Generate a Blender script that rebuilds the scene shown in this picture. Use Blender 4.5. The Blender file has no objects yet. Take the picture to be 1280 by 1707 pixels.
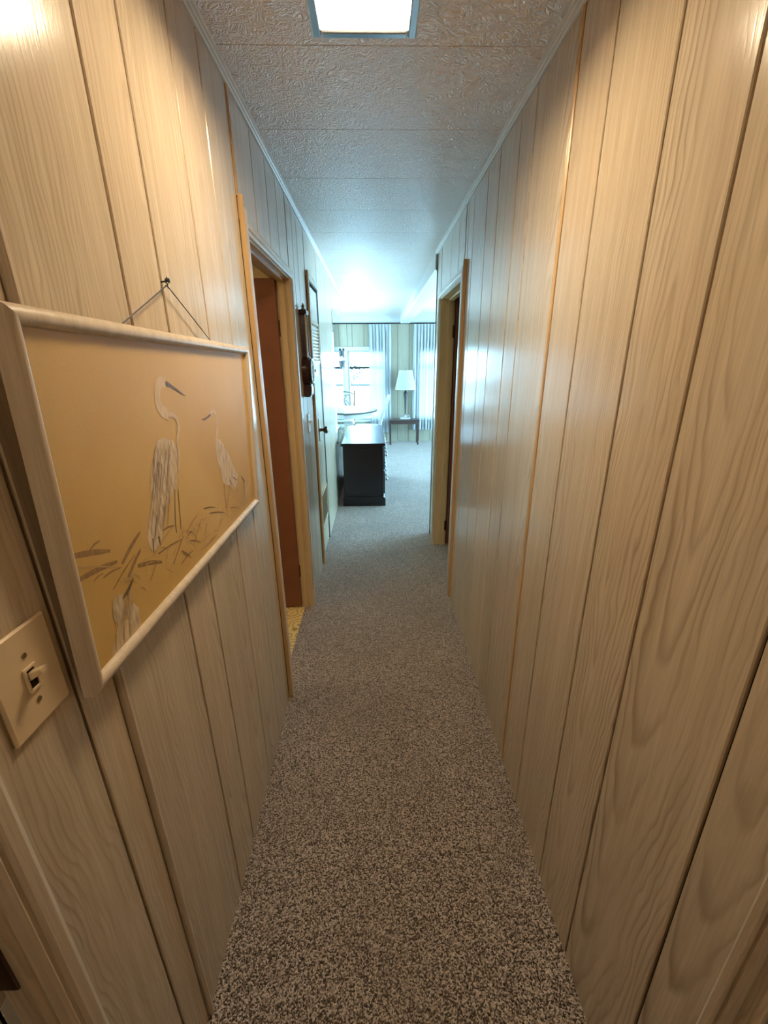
import bpy, bmesh, math, random
from mathutils import Vector, Matrix, Euler
random.seed(7)
S = bpy.context.scene
COL = S.collection

# ------------------------------------------------------------------ camera
cam_d = bpy.data.cameras.new('camera'); cam = bpy.data.objects.new('camera', cam_d); COL.objects.link(cam)
F_PX, PITCH, YAW, ROLL = 693.51, 0.346336, 0.019219, -0.006486
cam_d.sensor_fit = 'HORIZONTAL'; cam_d.sensor_width = 36.0; cam_d.lens = F_PX * 36.0 / 1280.0
cam_d.clip_start = 0.02; cam_d.clip_end = 400
cp, sp, cy, sy = math.cos(PITCH), math.sin(PITCH), math.cos(YAW), math.sin(YAW)
fw = Vector((sy*cp, cy*cp, -sp)); rt = Vector((cy, -sy, 0)); up = rt.cross(fw)
r2 = rt*math.cos(ROLL) + up*math.sin(ROLL); u2 = -rt*math.sin(ROLL) + up*math.cos(ROLL)
CAMZ = 1.45
m = Matrix.Identity(4)
for i in range(3):
    m[i][0], m[i][1], m[i][2] = r2[i], u2[i], -fw[i]
m[2][3] = CAMZ
cam.matrix_world = m
S.camera = cam

# ------------------------------------------------------------------ world, sun, exposure
SKY_COL, GROUND_COL, SKY_STR = (0.37, 0.73, 1.0), (0.42, 0.75, 1.0), 31.0
wd = bpy.data.worlds.new('world'); S.world = wd; wd.use_nodes = True
wt = wd.node_tree; bg = wt.nodes['Background']; bg.inputs[1].default_value = SKY_STR
wc = wt.nodes.new('ShaderNodeTexCoord'); ws = wt.nodes.new('ShaderNodeSeparateXYZ'); wr_ = wt.nodes.new('ShaderNodeValToRGB')   # sky above the horizon, a glow in place of sunlit ground below
wt.links.new(wc.outputs['Generated'], ws.inputs[0]); wm = wt.nodes.new('ShaderNodeMath'); wm.operation = 'MULTIPLY_ADD'; wm.inputs[1].default_value = .5; wm.inputs[2].default_value = .5
wt.links.new(ws.outputs[2], wm.inputs[0]); wt.links.new(wm.outputs[0], wr_.inputs[0]); wt.links.new(wr_.outputs[0], bg.inputs[0])
wr_.color_ramp.elements[0].position = .485; wr_.color_ramp.elements[0].color = (*GROUND_COL, 1); wr_.color_ramp.elements[1].position = .5; wr_.color_ramp.elements[1].color = (*SKY_COL, 1)
sun_d = bpy.data.lights.new('sun', 'SUN'); sun_d.energy = 6.0; sun_d.angle = 0.01; sun_d.color = (1, .95, .86)
sun = bpy.data.objects.new('sun', sun_d); COL.objects.link(sun)
sun.rotation_euler = (math.radians(38), 0, math.radians(-28)); sun.location = (-8, -10, 14)
S.view_settings.view_transform = 'Standard'; S.view_settings.look = 'None'
S.view_settings.exposure = 0.12; S.view_settings.gamma = 1.0; S.view_settings.use_curve_mapping = False
S.cycles.use_denoising = True
S.cycles.max_bounces = 10; S.cycles.diffuse_bounces = 6; S.cycles.glossy_bounces = 4; S.cycles.transparent_max_bounces = 12
S.cycles.sample_clamp_indirect = 6.0
LAMP_EMIT, BATH_EMIT = 90.0, 60.0

XL, XR, ZC = -0.410, 0.474, 2.204
YF = 8.03            # inner face of the far wall
XE, XW, YB = 3.6, -2.6, -1.3   # inner faces: right, left, behind the camera

# ------------------------------------------------------------------ mesh builder
WORG = {}
class MB:
    def __init__(s): s.v = []; s.f = []; s.sm = False
    def add(s, vs, fs):
        n = len(s.v); s.v += [tuple(v) for v in vs]; s.f += [tuple(i+n for i in f) for f in fs]; return s
    def box(s, x0, x1, y0, y1, z0, z1):
        return s.add([(x, y, z) for z in (z0, z1) for y in (y0, y1) for x in (x0, x1)],
                     [(0,2,3,1), (4,5,7,6), (0,1,5,4), (2,6,7,3), (0,4,6,2), (1,3,7,5)])
    def cbox(s, x0, x1, y0, y1, z0, z1, c):          # chamfered box
        bm = bmesh.new(); bmesh.ops.create_cube(bm, size=1)
        for v in bm.verts:
            v.co = Vector(((x0+x1)/2 + v.co.x*(x1-x0), (y0+y1)/2 + v.co.y*(y1-y0), (z0+z1)/2 + v.co.z*(z1-z0)))
        bmesh.ops.bevel(bm, geom=bm.edges[:], offset=c, segments=1, affect='EDGES')
        bm.verts.index_update()
        s.add([v.co[:] for v in bm.verts], [[v.index for v in f.verts] for f in bm.faces]); bm.free(); return s
    def extr(s, prof, o, u, v, w, caps=True):        # profile (p,q) -> o+p*u+q*v, swept along w
        o, u, v, w = map(Vector, (o, u, v, w)); n = len(prof)
        a = [o + u*p + v*q for p, q in prof]; b = [x + w for x in a]
        fs = [(i, (i+1) % n, n+(i+1) % n, n+i) for i in range(n)]
        if caps: fs += [tuple(range(n))[::-1], tuple(range(n, 2*n))]
        return s.add(a+b, fs)
    def tube(s, pts, r, n=8, caps=True):
        pts = [Vector(p) for p in pts]; rs = r if isinstance(r, (list, tuple)) else [r]*len(pts)
        t0 = (pts[1]-pts[0]).normalized(); ref = Vector((0,0,1)) if abs(t0.z) < .9 else Vector((1,0,0))
        a = t0.cross(ref).normalized(); vs = []; s.sm = True
        for i, p in enumerate(pts):
            t = (pts[min(i+1, len(pts)-1)] - pts[max(i-1, 0)]).normalized()
            a = (a - t*a.dot(t)).normalized(); b = t.cross(a)
            vs += [p + (a*math.cos(k*2*math.pi/n) + b*math.sin(k*2*math.pi/n))*rs[i] for k in range(n)]
        fs = [(i*n+k, i*n+(k+1) % n, (i+1)*n+(k+1) % n, (i+1)*n+k) for i in range(len(pts)-1) for k in range(n)]
        if caps: fs += [tuple(range(n))[::-1], tuple(range(len(vs)-n, len(vs)))]
        return s.add(vs, fs)
    def lathe(s, prof, c, n=24, axis='z', closed=False):   # (r,h) about an axis through c
        c = Vector(c); vs = []; s.sm = True
        for r, h in prof:
            for k in range(n):
                a = k*2*math.pi/n; p, q = r*math.cos(a), r*math.sin(a)
                vs.append(c + Vector({'z': (p, q, h), 'x': (h, p, q), 'y': (p, h, q)}[axis]))
        L = len(prof)
        fs = [(i*n+k, i*n+(k+1) % n, (i+1)*n+(k+1) % n, (i+1)*n+k) for i in range(L-1) for k in range(n)]
        if closed: fs += [((L-1)*n+k, (L-1)*n+(k+1) % n, (k+1) % n, k) for k in range(n)]
        else:
            fs += [tuple(range(n))[::-1], tuple(range((L-1)*n, L*n))]
        return s.add(vs, fs)
    def shear(s, k=0.045):                             # the lean of the right hand panelling
        s.v = [(x, y - k*(1 - z/2.2), z) for x, y, z in s.v]; return s
    def build(s, name, mat, parent=None, org=None, smooth=None, bevel=0):
        me = bpy.data.meshes.new(name)
        if org is None:
            xs, ys, zs = zip(*s.v); org = ((min(xs)+max(xs))/2, (min(ys)+max(ys))/2, min(zs))
        org = Vector(org)
        me.from_pydata([tuple(Vector(v)-org) for v in s.v], [], s.f)
        bm = bmesh.new(); bm.from_mesh(me); bmesh.ops.recalc_face_normals(bm, faces=bm.faces[:]); bm.to_mesh(me); bm.free()
        if s.sm if smooth is None else smooth:
            me.shade_smooth(); me.set_sharp_from_angle(angle=math.radians(38))
        me.materials.append(mat)
        o = bpy.data.objects.new(name, me); COL.objects.link(o)
        if bevel:
            b = o.modifiers.new('bevel', 'BEVEL'); b.width = bevel; b.segments = 2; b.limit_method = 'ANGLE'
        WORG[o.name] = org
        if parent is not None:
            o.parent = parent; o.location = org - WORG[parent.name]
        else: o.location = org
        return o

def empty(name, loc, rot=None):
    o = bpy.data.objects.new(name, None); COL.objects.link(o); o.location = loc; o.empty_display_size = .05
    if rot is not None: o.rotation_euler = rot
    WORG[o.name] = Vector(loc); return o
def tag(o, label, cat, group=None):
    o['label'] = label; o['category'] = cat
    if group: o['group'] = group
    return o
def struct(o, label=None, cat=None):
    o['kind'] = 'structure'
    if label: o['label'] = label
    if cat: o['category'] = cat
    return o

# ------------------------------------------------------------------ materials
class NT:
    def __init__(s, name):
        s.m = bpy.data.materials.new(name); s.m.use_nodes = True; s.t = s.m.node_tree; s.b = s.t.nodes['Principled BSDF']
    def n(s, kind, ins=None, **props):
        nd = s.t.nodes.new('ShaderNode'+kind)
        for k, v in props.items(): setattr(nd, k, v)
        for k, v in (ins or {}).items():
            if isinstance(v, bpy.types.NodeSocket): s.t.links.new(v, nd.inputs[k])
            elif v is not None: nd.inputs[k].default_value = v
        return nd
    def math(s, op, a, b=None, c=None):
        return s.n('Math', {i: x for i, x in enumerate((a, b, c)) if x is not None}, operation=op).outputs[0]
    def ramp(s, fac, stops, interp='LINEAR'):
        r = s.n('ValToRGB', {0: fac}); cr = r.color_ramp; cr.interpolation = interp
        while len(cr.elements) < len(stops): cr.elements.new(.5)
        for e, (p, c) in zip(cr.elements, stops): e.position = p; e.color = (*c, 1) if len(c) == 3 else c
        return r.outputs[0]
    def mix(s, fac, a, b, mode='MIX'):
        x = s.n('Mix', data_type='RGBA', blend_type=mode)
        for i, v in ((0, fac), (6, a), (7, b)):
            if isinstance(v, bpy.types.NodeSocket): s.t.links.new(v, x.inputs[i])
            else: x.inputs[i].default_value = v if i == 0 else (*v, 1)
        return x.outputs[2]
    def set(s, **k):
        for name, v in k.items():
            i = s.b.inputs[{'color': 'Base Color', 'rough': 'Roughness', 'metal': 'Metallic', 'spec': 'Specular IOR Level', 'coat': 'Coat Weight',
                            'coatr': 'Coat Roughness', 'normal': 'Normal', 'trans': 'Transmission Weight', 'emit': 'Emission Color', 'emits': 'Emission Strength'}[name]]
            if isinstance(v, bpy.types.NodeSocket): s.t.links.new(v, i)
            else: i.default_value = (*v, 1) if isinstance(v, tuple) else v
        return s
    def bump(s, h, strength, dist):
        return s.n('Bump', {'Strength': strength, 'Distance': dist, 'Height': h}).outputs[0]

def plain(name, col, rough=.5, metal=0, spec=.5, var=.08, scale=30, coat=0):
    t = NT(name); oc = t.n('TexCoord').outputs['Object']
    nz = t.n('TexNoise', {'Vector': oc, 'Scale': scale, 'Detail': 3.0}).outputs[0]
    c = t.mix(nz, tuple(x*(1-var) for x in col), tuple(min(1, x*(1+var)) for x in col))
    t.set(color=c, rough=rough, metal=metal, spec=spec, coat=coat); return t.m

def panel_wood(name, light, dark, line, rough=.34, rings=150.0, amount=.5, spec=.5, spread=.34):
    t = NT(name); oc = t.n('TexCoord').outputs['Object']; rnd = t.n('ObjectInfo').outputs['Random']
    off = t.n('CombineXYZ', {0: t.math('MULTIPLY', rnd, 13.0), 1: t.math('MULTIPLY', rnd, 7.0), 2: t.math('MULTIPLY', rnd, 31.0)}).outputs[0]
    p = t.n('VectorMath', {0: oc, 1: off}, operation='ADD').outputs[0]
    sx = t.n('SeparateXYZ', {0: oc}).outputs
    lowv = t.n('VectorMath', {0: p, 1: (7.0, 7.0, 2.2)}, operation='MULTIPLY').outputs[0]
    low = t.n('TexNoise', {'Vector': lowv, 'Scale': 1.0, 'Detail': 3.0, 'Roughness': .55}).outputs[0]
    tt = t.math('ADD', sx[0], sx[1])
    tt = t.math('ADD', tt, t.math('MULTIPLY', t.math('SUBTRACT', rnd, .5), spread))
    tt = t.math('ADD', tt, t.math('MULTIPLY', t.math('SUBTRACT', low, .5), .10))
    nn = t.math('ADD', t.math('MULTIPLY', sx[2], .055), t.math('SUBTRACT', t.math('MULTIPLY', rnd, .16), .13))
    d = t.math('SQRT', t.math('ADD', t.math('MULTIPLY', tt, tt), t.math('MULTIPLY', nn, nn)))
    w = t.math('FRACT', t.math('MULTIPLY', d, rings))
    lines = t.ramp(w, [(0, (0,0,0)), (.55, (.12,.12,.12)), (.86, (1,1,1)), (1, (0,0,0))])
    patch = t.n('TexNoise', {'Vector': t.n('VectorMath', {0: p, 1: (9.0, 9.0, 1.3)}, operation='MULTIPLY').outputs[0], 'Scale': 1.0, 'Detail': 2.0}).outputs[0]
    pm = t.n('MapRange', {0: patch, 1: .38, 2: .66, 3: .12, 4: 1.0}).outputs[0]
    fv = t.n('VectorMath', {0: p, 1: (330.0, 330.0, 9.0)}, operation='MULTIPLY').outputs[0]
    fine = t.n('TexNoise', {'Vector': fv, 'Scale': 1.0, 'Detail': 3.0, 'Roughness': .6}).outputs[0]
    fm = t.n('MapRange', {0: fine, 1: .34, 2: .66}).outputs[0]
    mv = t.n('VectorMath', {0: p, 1: (60.0, 60.0, 1.5)}, operation='MULTIPLY').outputs[0]
    med = t.n('TexNoise', {'Vector': mv, 'Scale': 1.0, 'Detail': 2.0}).outputs[0]
    c = t.mix(t.n('MapRange', {0: med, 1: .3, 2: .7}).outputs[0], dark, light)
    c = t.mix(t.math('MULTIPLY', t.math('SUBTRACT', 1.0, fm), .34), c, tuple(x*.62 for x in dark))
    c = t.mix(t.math('MULTIPLY', t.math('MULTIPLY', lines, pm), amount), c, line)
    tint = t.n('TexNoise', {'Vector': t.n('VectorMath', {0: p, 1: (2.0, 2.0, .9)}, operation='MULTIPLY').outputs[0], 'Scale': 1.0}).outputs[0]
    c = t.mix(t.n('MapRange', {0: tint, 1: .4, 2: .75, 3: 0.0, 4: .25}).outputs[0], c, (light[0]*.95, light[1]*.86, light[2]*.80))
    hgt = t.math('SUBTRACT', t.math('MULTIPLY', fm, .5), t.math('MULTIPLY', lines, .6))
    t.set(color=c, rough=rough, spec=spec, normal=t.bump(hgt, .12, .0006)); return t.m

M = {}
M['panel'] = panel_wood('panel_wood', (.64, .525, .38), (.53, .425, .295), (.27, .19, .12), amount=.56, rough=.18, rings=105.0, spec=.8)
M['panel_bold'] = panel_wood('panel_wood_cathedral', (.64, .525, .38), (.53, .425, .295), (.22, .15, .09), amount=.85, rough=.18, rings=92.0, spec=.8, spread=.07)
M['far_panel'] = panel_wood('pale_panel_wood', (.42, .40, .31), (.36, .34, .26), (.28, .25, .18), amount=.2)
M['trimwood'] = panel_wood('whitewashed_wood', (.66, .56, .43), (.52, .42, .30), (.34, .25, .16), rings=260, amount=.3, rough=.32)
M['oak'] = panel_wood('golden_oak', (.62, .36, .13), (.50, .27, .085), (.33, .16, .05), rings=260, amount=.35, rough=.4)
M['tan'] = panel_wood('tan_oak', (.60, .40, .19), (.48, .31, .14), (.33, .2, .08), rings=260, amount=.3, rough=.3)
M['jamb_lit'] = panel_wood('lit_jamb_wood', (.84, .66, .38), (.76, .58, .31), (.5, .35, .18), rings=220, amount=.25)  # jamb wood made paler to stand in for bounced hall light
M['jamb'] = panel_wood('yellow_jamb_wood', (.62, .46, .26), (.52, .37, .19), (.36, .23, .10), rings=220, amount=.3)
M['groove'] = plain('groove_brown', (.022, .012, .006), .9, spec=.1)
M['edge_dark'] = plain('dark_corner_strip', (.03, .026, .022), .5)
M['brown_door'] = plain('brown_hardboard', (.19, .066, .030), .42, var=.2, scale=9)
M['white_trim'] = plain('white_trim', (.74, .74, .72), .4)
M['shell'] = plain('plain_wall', (.58, .50, .38), .7)
M['bath_wall'] = plain('bath_wall', (.62, .45, .20), .6)
M['bronze'] = plain('dark_bronze', (.10, .055, .03), .35, metal=.8)
M['brass'] = plain('aged_brass', (.30, .24, .14), .35, metal=.9)
M['black'] = plain('black_metal', (.012, .012, .012), .4)
M['ivory'] = plain('ivory_plastic', (.66, .52, .33), .35, var=.03)
M['espresso'] = panel_wood('espresso_wood', (.018, .010, .012), (.012, .007, .008), (.007, .004, .004), rough=.28, amount=.3)
M['dark_table'] = panel_wood('walnut_table', (.075, .04, .035), (.05, .028, .025), (.03, .016, .014), rough=.35, amount=.3)
M['mahogany'] = panel_wood('mahogany', (.055, .014, .010), (.035, .008, .006), (.015, .004, .003), rough=.25, amount=.4)
M['white_paint'] = plain('white_furniture_paint', (.60, .60, .58), .4)
M['whitewash'] = plain('whitewashed_furniture', (.50, .50, .47), .45)
M['shade'] = None
M['chrome'] = plain('brushed_chrome', (.62, .66, .72), .22, metal=1, var=.03)
M['pewter'] = plain('pewter', (.38, .40, .43), .4, metal=.7)

t = NT('mirror_glass'); t.set(color=(.86, .90, .90), rough=.015, metal=1.0); M['mirror'] = t.m
t = NT('crystal'); t.set(color=(.95, .97, 1.0), rough=.03, trans=.9); M['crystal'] = t.m

# carpet: looped pile of two yarns
t = NT('loop_carpet'); oc = t.n('TexCoord').outputs['Object']
wob = t.n('TexNoise', {'Vector': oc, 'Scale': 60.0, 'Detail': 2.0}).outputs[1]
pv = t.n('VectorMath', {0: t.n('VectorMath', {0: wob, 1: (.006, .006, 0)}, operation='MULTIPLY').outputs[0], 1: oc}, operation='ADD').outputs[0]
v1 = t.n('TexVoronoi', {'Vector': pv, 'Scale': 310.0}, feature='F1')
cellr = t.n('SeparateXYZ', {0: v1.outputs['Color']}).outputs[0]
v2 = t.n('TexNoise', {'Vector': oc, 'Scale': 210.0, 'Detail': 2.0}).outputs[0]
mixv = t.math('ADD', t.math('MULTIPLY', cellr, .62), t.math('MULTIPLY', v2, .55))
yarn = t.ramp(mixv, [(.30, (.026, .017, .012)), (.50, (.155, .116, .086)), (.66, (.44, .352, .29)), (.9, (.74, .63, .55))])
big = t.n('TexNoise', {'Vector': oc, 'Scale': 2.6, 'Detail': 3.0}).outputs[0]
yarn = t.mix(t.n('MapRange', {0: big, 1: .35, 2: .7, 3: 0.0, 4: .35}).outputs[0], yarn, (.17, .135, .105))
hh = t.math('SUBTRACT', 1.0, t.math('MULTIPLY', v1.outputs['Distance'], 1.4))
t.set(color=yarn, rough=.95, spec=.15, normal=t.bump(hh, .8, .004)); M['carpet'] = t.m
t.b.inputs['Sheen Weight'].default_value = .6; t.b.inputs['Sheen Roughness'].default_value = .28

# embossed ceiling board
t = NT('embossed_ceiling'); oc = t.n('TexCoord').outputs['Object']
w1 = t.n('TexNoise', {'Vector': oc, 'Scale': 14.0, 'Detail': 1.0}).outputs[1]
pv = t.n('VectorMath', {0: t.n('VectorMath', {0: w1, 1: (.05, .05, .0)}, operation='MULTIPLY').outputs[0], 1: oc}, operation='ADD').outputs[0]
n1 = t.n('TexNoise', {'Vector': pv, 'Scale': 60.0, 'Detail': 2.0, 'Distortion': .9}).outputs[0]
sw = t.math('ABSOLUTE', t.math('SUBTRACT', n1, .5))
hh = t.n('MapRange', {0: sw, 1: 0.0, 2: .13}).outputs[0]
col = t.mix(t.n('TexNoise', {'Vector': oc, 'Scale': 3.0}).outputs[0], (.82, .74, .68), (.88, .80, .74))
t.set(color=col, rough=.37, spec=.9, normal=t.bump(hh, .7, .004)); M['ceil'] = t.m
M['ceil_gap'] = plain('ceiling_gap', (.12, .09, .07), .9)
M['ceil_white'] = plain('white_beam', (.60, .62, .62), .5)

# patterned yellow vinyl
t = NT('yellow_vinyl'); oc = t.n('TexCoord').outputs['Object']
vv = t.n('TexVoronoi', {'Vector': oc, 'Scale': 11.0}, feature='F1').outputs['Distance']
rr = t.math('FRACT', t.math('MULTIPLY', vv, 4.5))
c = t.ramp(rr, [(0, (.30, .16, .05)), (.16, (.74, .55, .22)), (.8, (.80, .62, .28)), (1, (.36, .2, .07))])
t.set(color=c, rough=.35); M['vinyl'] = t.m

# window glass: clear pane with a faint reflection
t = NT('window_glass'); out = t.t.nodes['Material Output']
tr = t.n('BsdfTransparent', {0: (.96, .98, .98, 1)}); gl = t.n('BsdfGlossy', {'Roughness': .02})
fr = t.n('Fresnel', {'IOR': 1.35}).outputs[0]
mx = t.n('MixShader', {0: fr, 1: tr.outputs[0], 2: gl.outputs[0]}); t.t.links.new(mx.outputs[0], out.inputs[0]); M['glass'] = t.m
# sheer curtain
t = NT('sheer_voile'); out = t.t.nodes['Material Output']; oc = t.n('TexCoord').outputs['Object']
weave = t.n('TexNoise', {'Vector': t.n('VectorMath', {0: oc, 1: (500, 500, 40)}, operation='MULTIPLY').outputs[0], 'Scale': 1.0}).outputs[0]
df = t.n('BsdfDiffuse', {0: (.52, .55, .58, 1)}); tl = t.n('BsdfTranslucent', {0: (.52, .55, .58, 1)}); tr = t.n('BsdfTransparent')
m1 = t.n('MixShader', {0: .22, 1: df.outputs[0], 2: tl.outputs[0]})
m2 = t.n('MixShader', {0: t.n('MapRange', {0: weave, 3: .96, 4: 1.0}).outputs[0], 1: tr.outputs[0], 2: m1.outputs[0]})
t.t.links.new(m2.outputs[0], out.inputs[0]); M['sheer'] = t.m
t = NT('lamp_shade_cloth'); out = t.t.nodes['Material Output']; oc = t.n('TexCoord').outputs['Object']
wv = t.n('TexNoise', {'Vector': oc, 'Scale': 220.0}).outputs[0]; cc = t.mix(wv, (.50, .51, .52), (.56, .56, .56))
df = t.n('BsdfDiffuse', {0: cc}); tl = t.n('BsdfTranslucent', {0: cc})
m1 = t.n('MixShader', {0: .15, 1: df.outputs[0], 2: tl.outputs[0]}); t.t.links.new(m1.outputs[0], out.inputs[0]); M['shade'] = t.m
def emitter(name, col, strength):
    t = NT(name); t.set(color=(.8, .8, .8), emit=col, emits=strength); return t.m
M['diffuser'] = emitter('lit_diffuser', (1.0, .79, .52), LAMP_EMIT)
M['bulb2'] = emitter('fill_globe', (1.0, .8, .55), 30.0)
M['bulb'] = emitter('bath_fill_globe', (1.0, .78, .45), BATH_EMIT)

# painted canvas and paint
t = NT('gold_canvas'); oc = t.n('TexCoord').outputs['Object']
a = t.n('TexNoise', {'Vector': oc, 'Scale': 3.2, 'Detail': 4.0}).outputs[0]
wv = t.n('TexNoise', {'Vector': oc, 'Scale': 420.0, 'Detail': 2.0}).outputs[0]
sz = t.n('SeparateXYZ', {0: oc}).outputs[2]
c = t.mix(t.n('MapRange', {0: a, 1: .35, 2: .68}).outputs[0], (.54, .33, .08), (.67, .45, .15))
c = t.mix(t.n('MapRange', {0: sz, 1: -.22, 2: .24, 3: 0.0, 4: .55}).outputs[0], c, (.66, .46, .20))
c = t.mix(t.math('MULTIPLY', wv, .35), c, (.46, .27, .08))
t.set(color=c, rough=.5, spec=.35, normal=t.bump(wv, .25, .0006)); M['canvas'] = t.m
def paint(name, c1, c2, sc=160):
    t = NT(name); oc = t.n('TexCoord').outputs['Object']
    st = t.n('TexNoise', {'Vector': t.n('VectorMath', {0: oc, 1: (sc, sc, sc*.25)}, operation='MULTIPLY').outputs[0], 'Scale': 1.0, 'Detail': 3.0}).outputs[0]
    t.set(color=t.mix(t.n('MapRange', {0: st, 1: .35, 2: .65}).outputs[0], c1, c2), rough=.5); return t.m
M['p_white'] = paint('egret_plumage_paint', (.46, .33, .17), (.70, .56, .38))
M['p_shade'] = paint('plumage_shadow_paint', (.20, .135, .09), (.34, .25, .17))
M['p_neck'] = paint('egret_neck_paint', (.56, .40, .20), (.66, .50, .30))
M['p_dark'] = paint('dark_stroke_paint', (.09, .055, .03), (.16, .10, .05))
M['p_reed'] = paint('reed_paint', (.24, .135, .04), (.34, .20, .07))
M['p_reed3'] = paint('tan_reed_paint', (.38, .22, .06), (.46, .28, .10))
M['p_reed2'] = paint('pale_reed_paint', (.50, .33, .13), (.42, .26, .09))

# ------------------------------------------------------------------ structure: floor, ceiling
f = MB()
f.box(-.458, XE, YB, 5.5, -.03, 0); f.box(XW, XE, 5.5, YF, -.03, 0); f.box(XW, -.458, YB, .62, -.03, 0); f.box(XW, -.458, 2.72, 5.5, -.03, 0)
floor = struct(f.build('floor', M['carpet'], org=(0, 0, 0)), 'brown and beige flecked loop pile carpet running down the hallway', 'floor')
fb = struct(MB().box(XW, -.458, .62, 2.72, -.03, .001).build('floor_bathroom', M['vinyl'], org=(-.5, 1.7, 0)), 'yellow patterned vinyl floor beyond the open brown door', 'floor')

cl = struct(MB().box(XW-.1, XE+.1, YB-.1, YF+.1, ZC+.008, ZC+.14).build('ceiling', M['ceil_gap'], org=(0, 0, ZC)), 'textured white ceiling of wide boards', 'ceiling')
for base in (0,):
    y = 1.393 - 7*.405
    while y < YF:
        y1 = min(y+.405, YF); y0 = max(y, YB)
        if y1-y0 > .02:
            MB().extr([(0.002, 0), (y1-y0-.002, 0), (y1-y0, .003), (y1-y0, .010), (0, .010), (0, .003)], (XW, y0, ZC), (0, 1, 0), (0, 0, 1), (XE-XW, 0, 0)).build('ceiling_board', M['ceil'], cl)
        y += .405

# ------------------------------------------------------------------ wall helpers
TH = .007
def plank_y(parent, xf, side, y0, y1, z0, z1, mat, g=.0029, lean=False):
    w = y1-y0-2*g; prof = [(0, 0), (0, TH-.002), (.0018, TH), (w-.0018, TH), (w, TH-.002), (w, 0)]
    b = MB().extr(prof, (xf+side*TH, y0+g, z0), (0, 1, 0), (-side, 0, 0), (0, 0, z1-z0))
    if lean: b.shear()
    return b.build('plank', mat, parent)
def plank_x(parent, yf, side, x0, x1, z0, z1, mat, g=.0025):
    w = x1-x0-2*g; prof = [(0, 0), (0, TH-.002), (.0018, TH), (w-.0018, TH), (w, TH-.002), (w, 0)]
    return MB().extr(prof, (x0+g, yf+side*TH, z0), (1, 0, 0), (0, -side, 0), (0, 0, z1-z0)).build('plank', mat, parent)

ZT = 2.188
# ---- left wall of the hall
b = MB()
for y0, y1, z0 in ((YB, -.52, 0), (-.52, .285, 1.88), (.285, 1.572, 0), (1.572, 2.29, 1.872), (2.29, 2.905, 0), (2.905, 3.395, 1.945), (3.395, 5.55, 0)):
    b.box(XL-.08, XL-TH, y0, y1, z0, ZC+.008)
wl = struct(b.build('wall_left', M['groove'], org=(XL-.04, 2, 0)), 'light wood panelled hallway wall with a heron picture and doorways', 'wall')
P = [(-.52, -.1, 1.88), (-.1, .285, 1.88), (.285, .458, 0), (.458, .53, 0), (.543, .782, 0), (.782, .917, 0), (.917, 1.133, 0), (1.133, 1.308, 0), (1.308, 1.513, 0),
     (1.531, 1.745, 1.872), (1.745, 1.945, 1.872), (1.945, 2.12, 1.872), (2.12, 2.309, 1.872), (2.320, 2.464, 0), (2.464, 2.602, 0), (2.602, 2.830, 0),
     (2.84, 3.38, 1.945), (3.388, 3.92, 0), (3.92, 4.45, 0), (4.45, 5.55, 0), (-1.0, -.52, 0), (YB, -1.0, 0)]
for y0, y1, z0 in P: plank_y(wl, XL, -1, y0, y1, z0, ZT, M['panel'])
MB().extr([(0, -.007), (.013, -.007), (.013, .004), (.009, .009), (.004, .009), (0, .004)], (XL, .530, 0), (0, 1, 0), (1, 0, 0), (0, 0, ZT)).build('batten', M['trimwood'], wl)
MB().extr([(0, -.007), (.019, -.007), (.019, .001), (.013, .004), (.005, .004), (0, .001)], (XL, 1.512, 1.925), (0, 1, 0), (1, 0, 0), (0, 0, ZT-1.925)).build('batten', M['tan'], wl)
MB().box(XL-.08, XL+.002, 5.55, 5.562, 0, ZT).build('corner_strip', M['trimwood'], wl)

# ---- right wall of the hall (its panels lean a little)
b = MB()
for y0, y1, z0 in ((YB, -.52, 0), (-.52, .29, 1.88), (.29, 2.488, 0), (2.488, 3.26, 1.885), (3.26, 3.50, 0)):
    b.box(XR+TH, XR+.095, y0, y1, z0, ZC+.008)
wr = struct(b.shear().build('wall_right', M['groove'], org=(XR+.05, 2, 0)), 'long light wood panelled hallway wall with a glossy finish', 'wall')
P = [(-.52, -.1, 1.88), (-.1, .29, 1.88), (.29, .440, 0), (.440, .664, 0), (.664, .842, 0), (.842, 1.062, 0), (1.062, 1.226, 0), (1.242, 1.507, 0), (1.507, 1.644, 0), (1.644, 1.871, 0), (1.871, 2.044, 0),
     (2.044, 2.289, 0), (2.289, 2.410, 0), (2.412, 2.464, 1.937), (2.475, 2.651, 1.885), (2.651, 2.894, 1.885), (2.894, 3.271, 1.885), (3.284, 3.478, 0), (-1.0, -.52, 0), (YB, -1.0, 0)]
for y0, y1, z0 in P: plank_y(wr, XR, 1, y0, y1, z0, ZT, M['panel_bold' if .2 < y0 < .8 else 'panel'], lean=True)
MB().extr([(.001, -.007), (.015, -.007), (.015, .000), (.011, .003), (.005, .003), (.001, .000)], (XR, 1.226, 0), (0, 1, 0), (-1, 0, 0), (0, 0, ZT)).shear().build('batten', M['tan'], wr)
MB().box(XR-.003, XR+.02, 3.478, 3.505, 0, ZT).shear().build('corner_strip', M['edge_dark'], wr)

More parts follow.
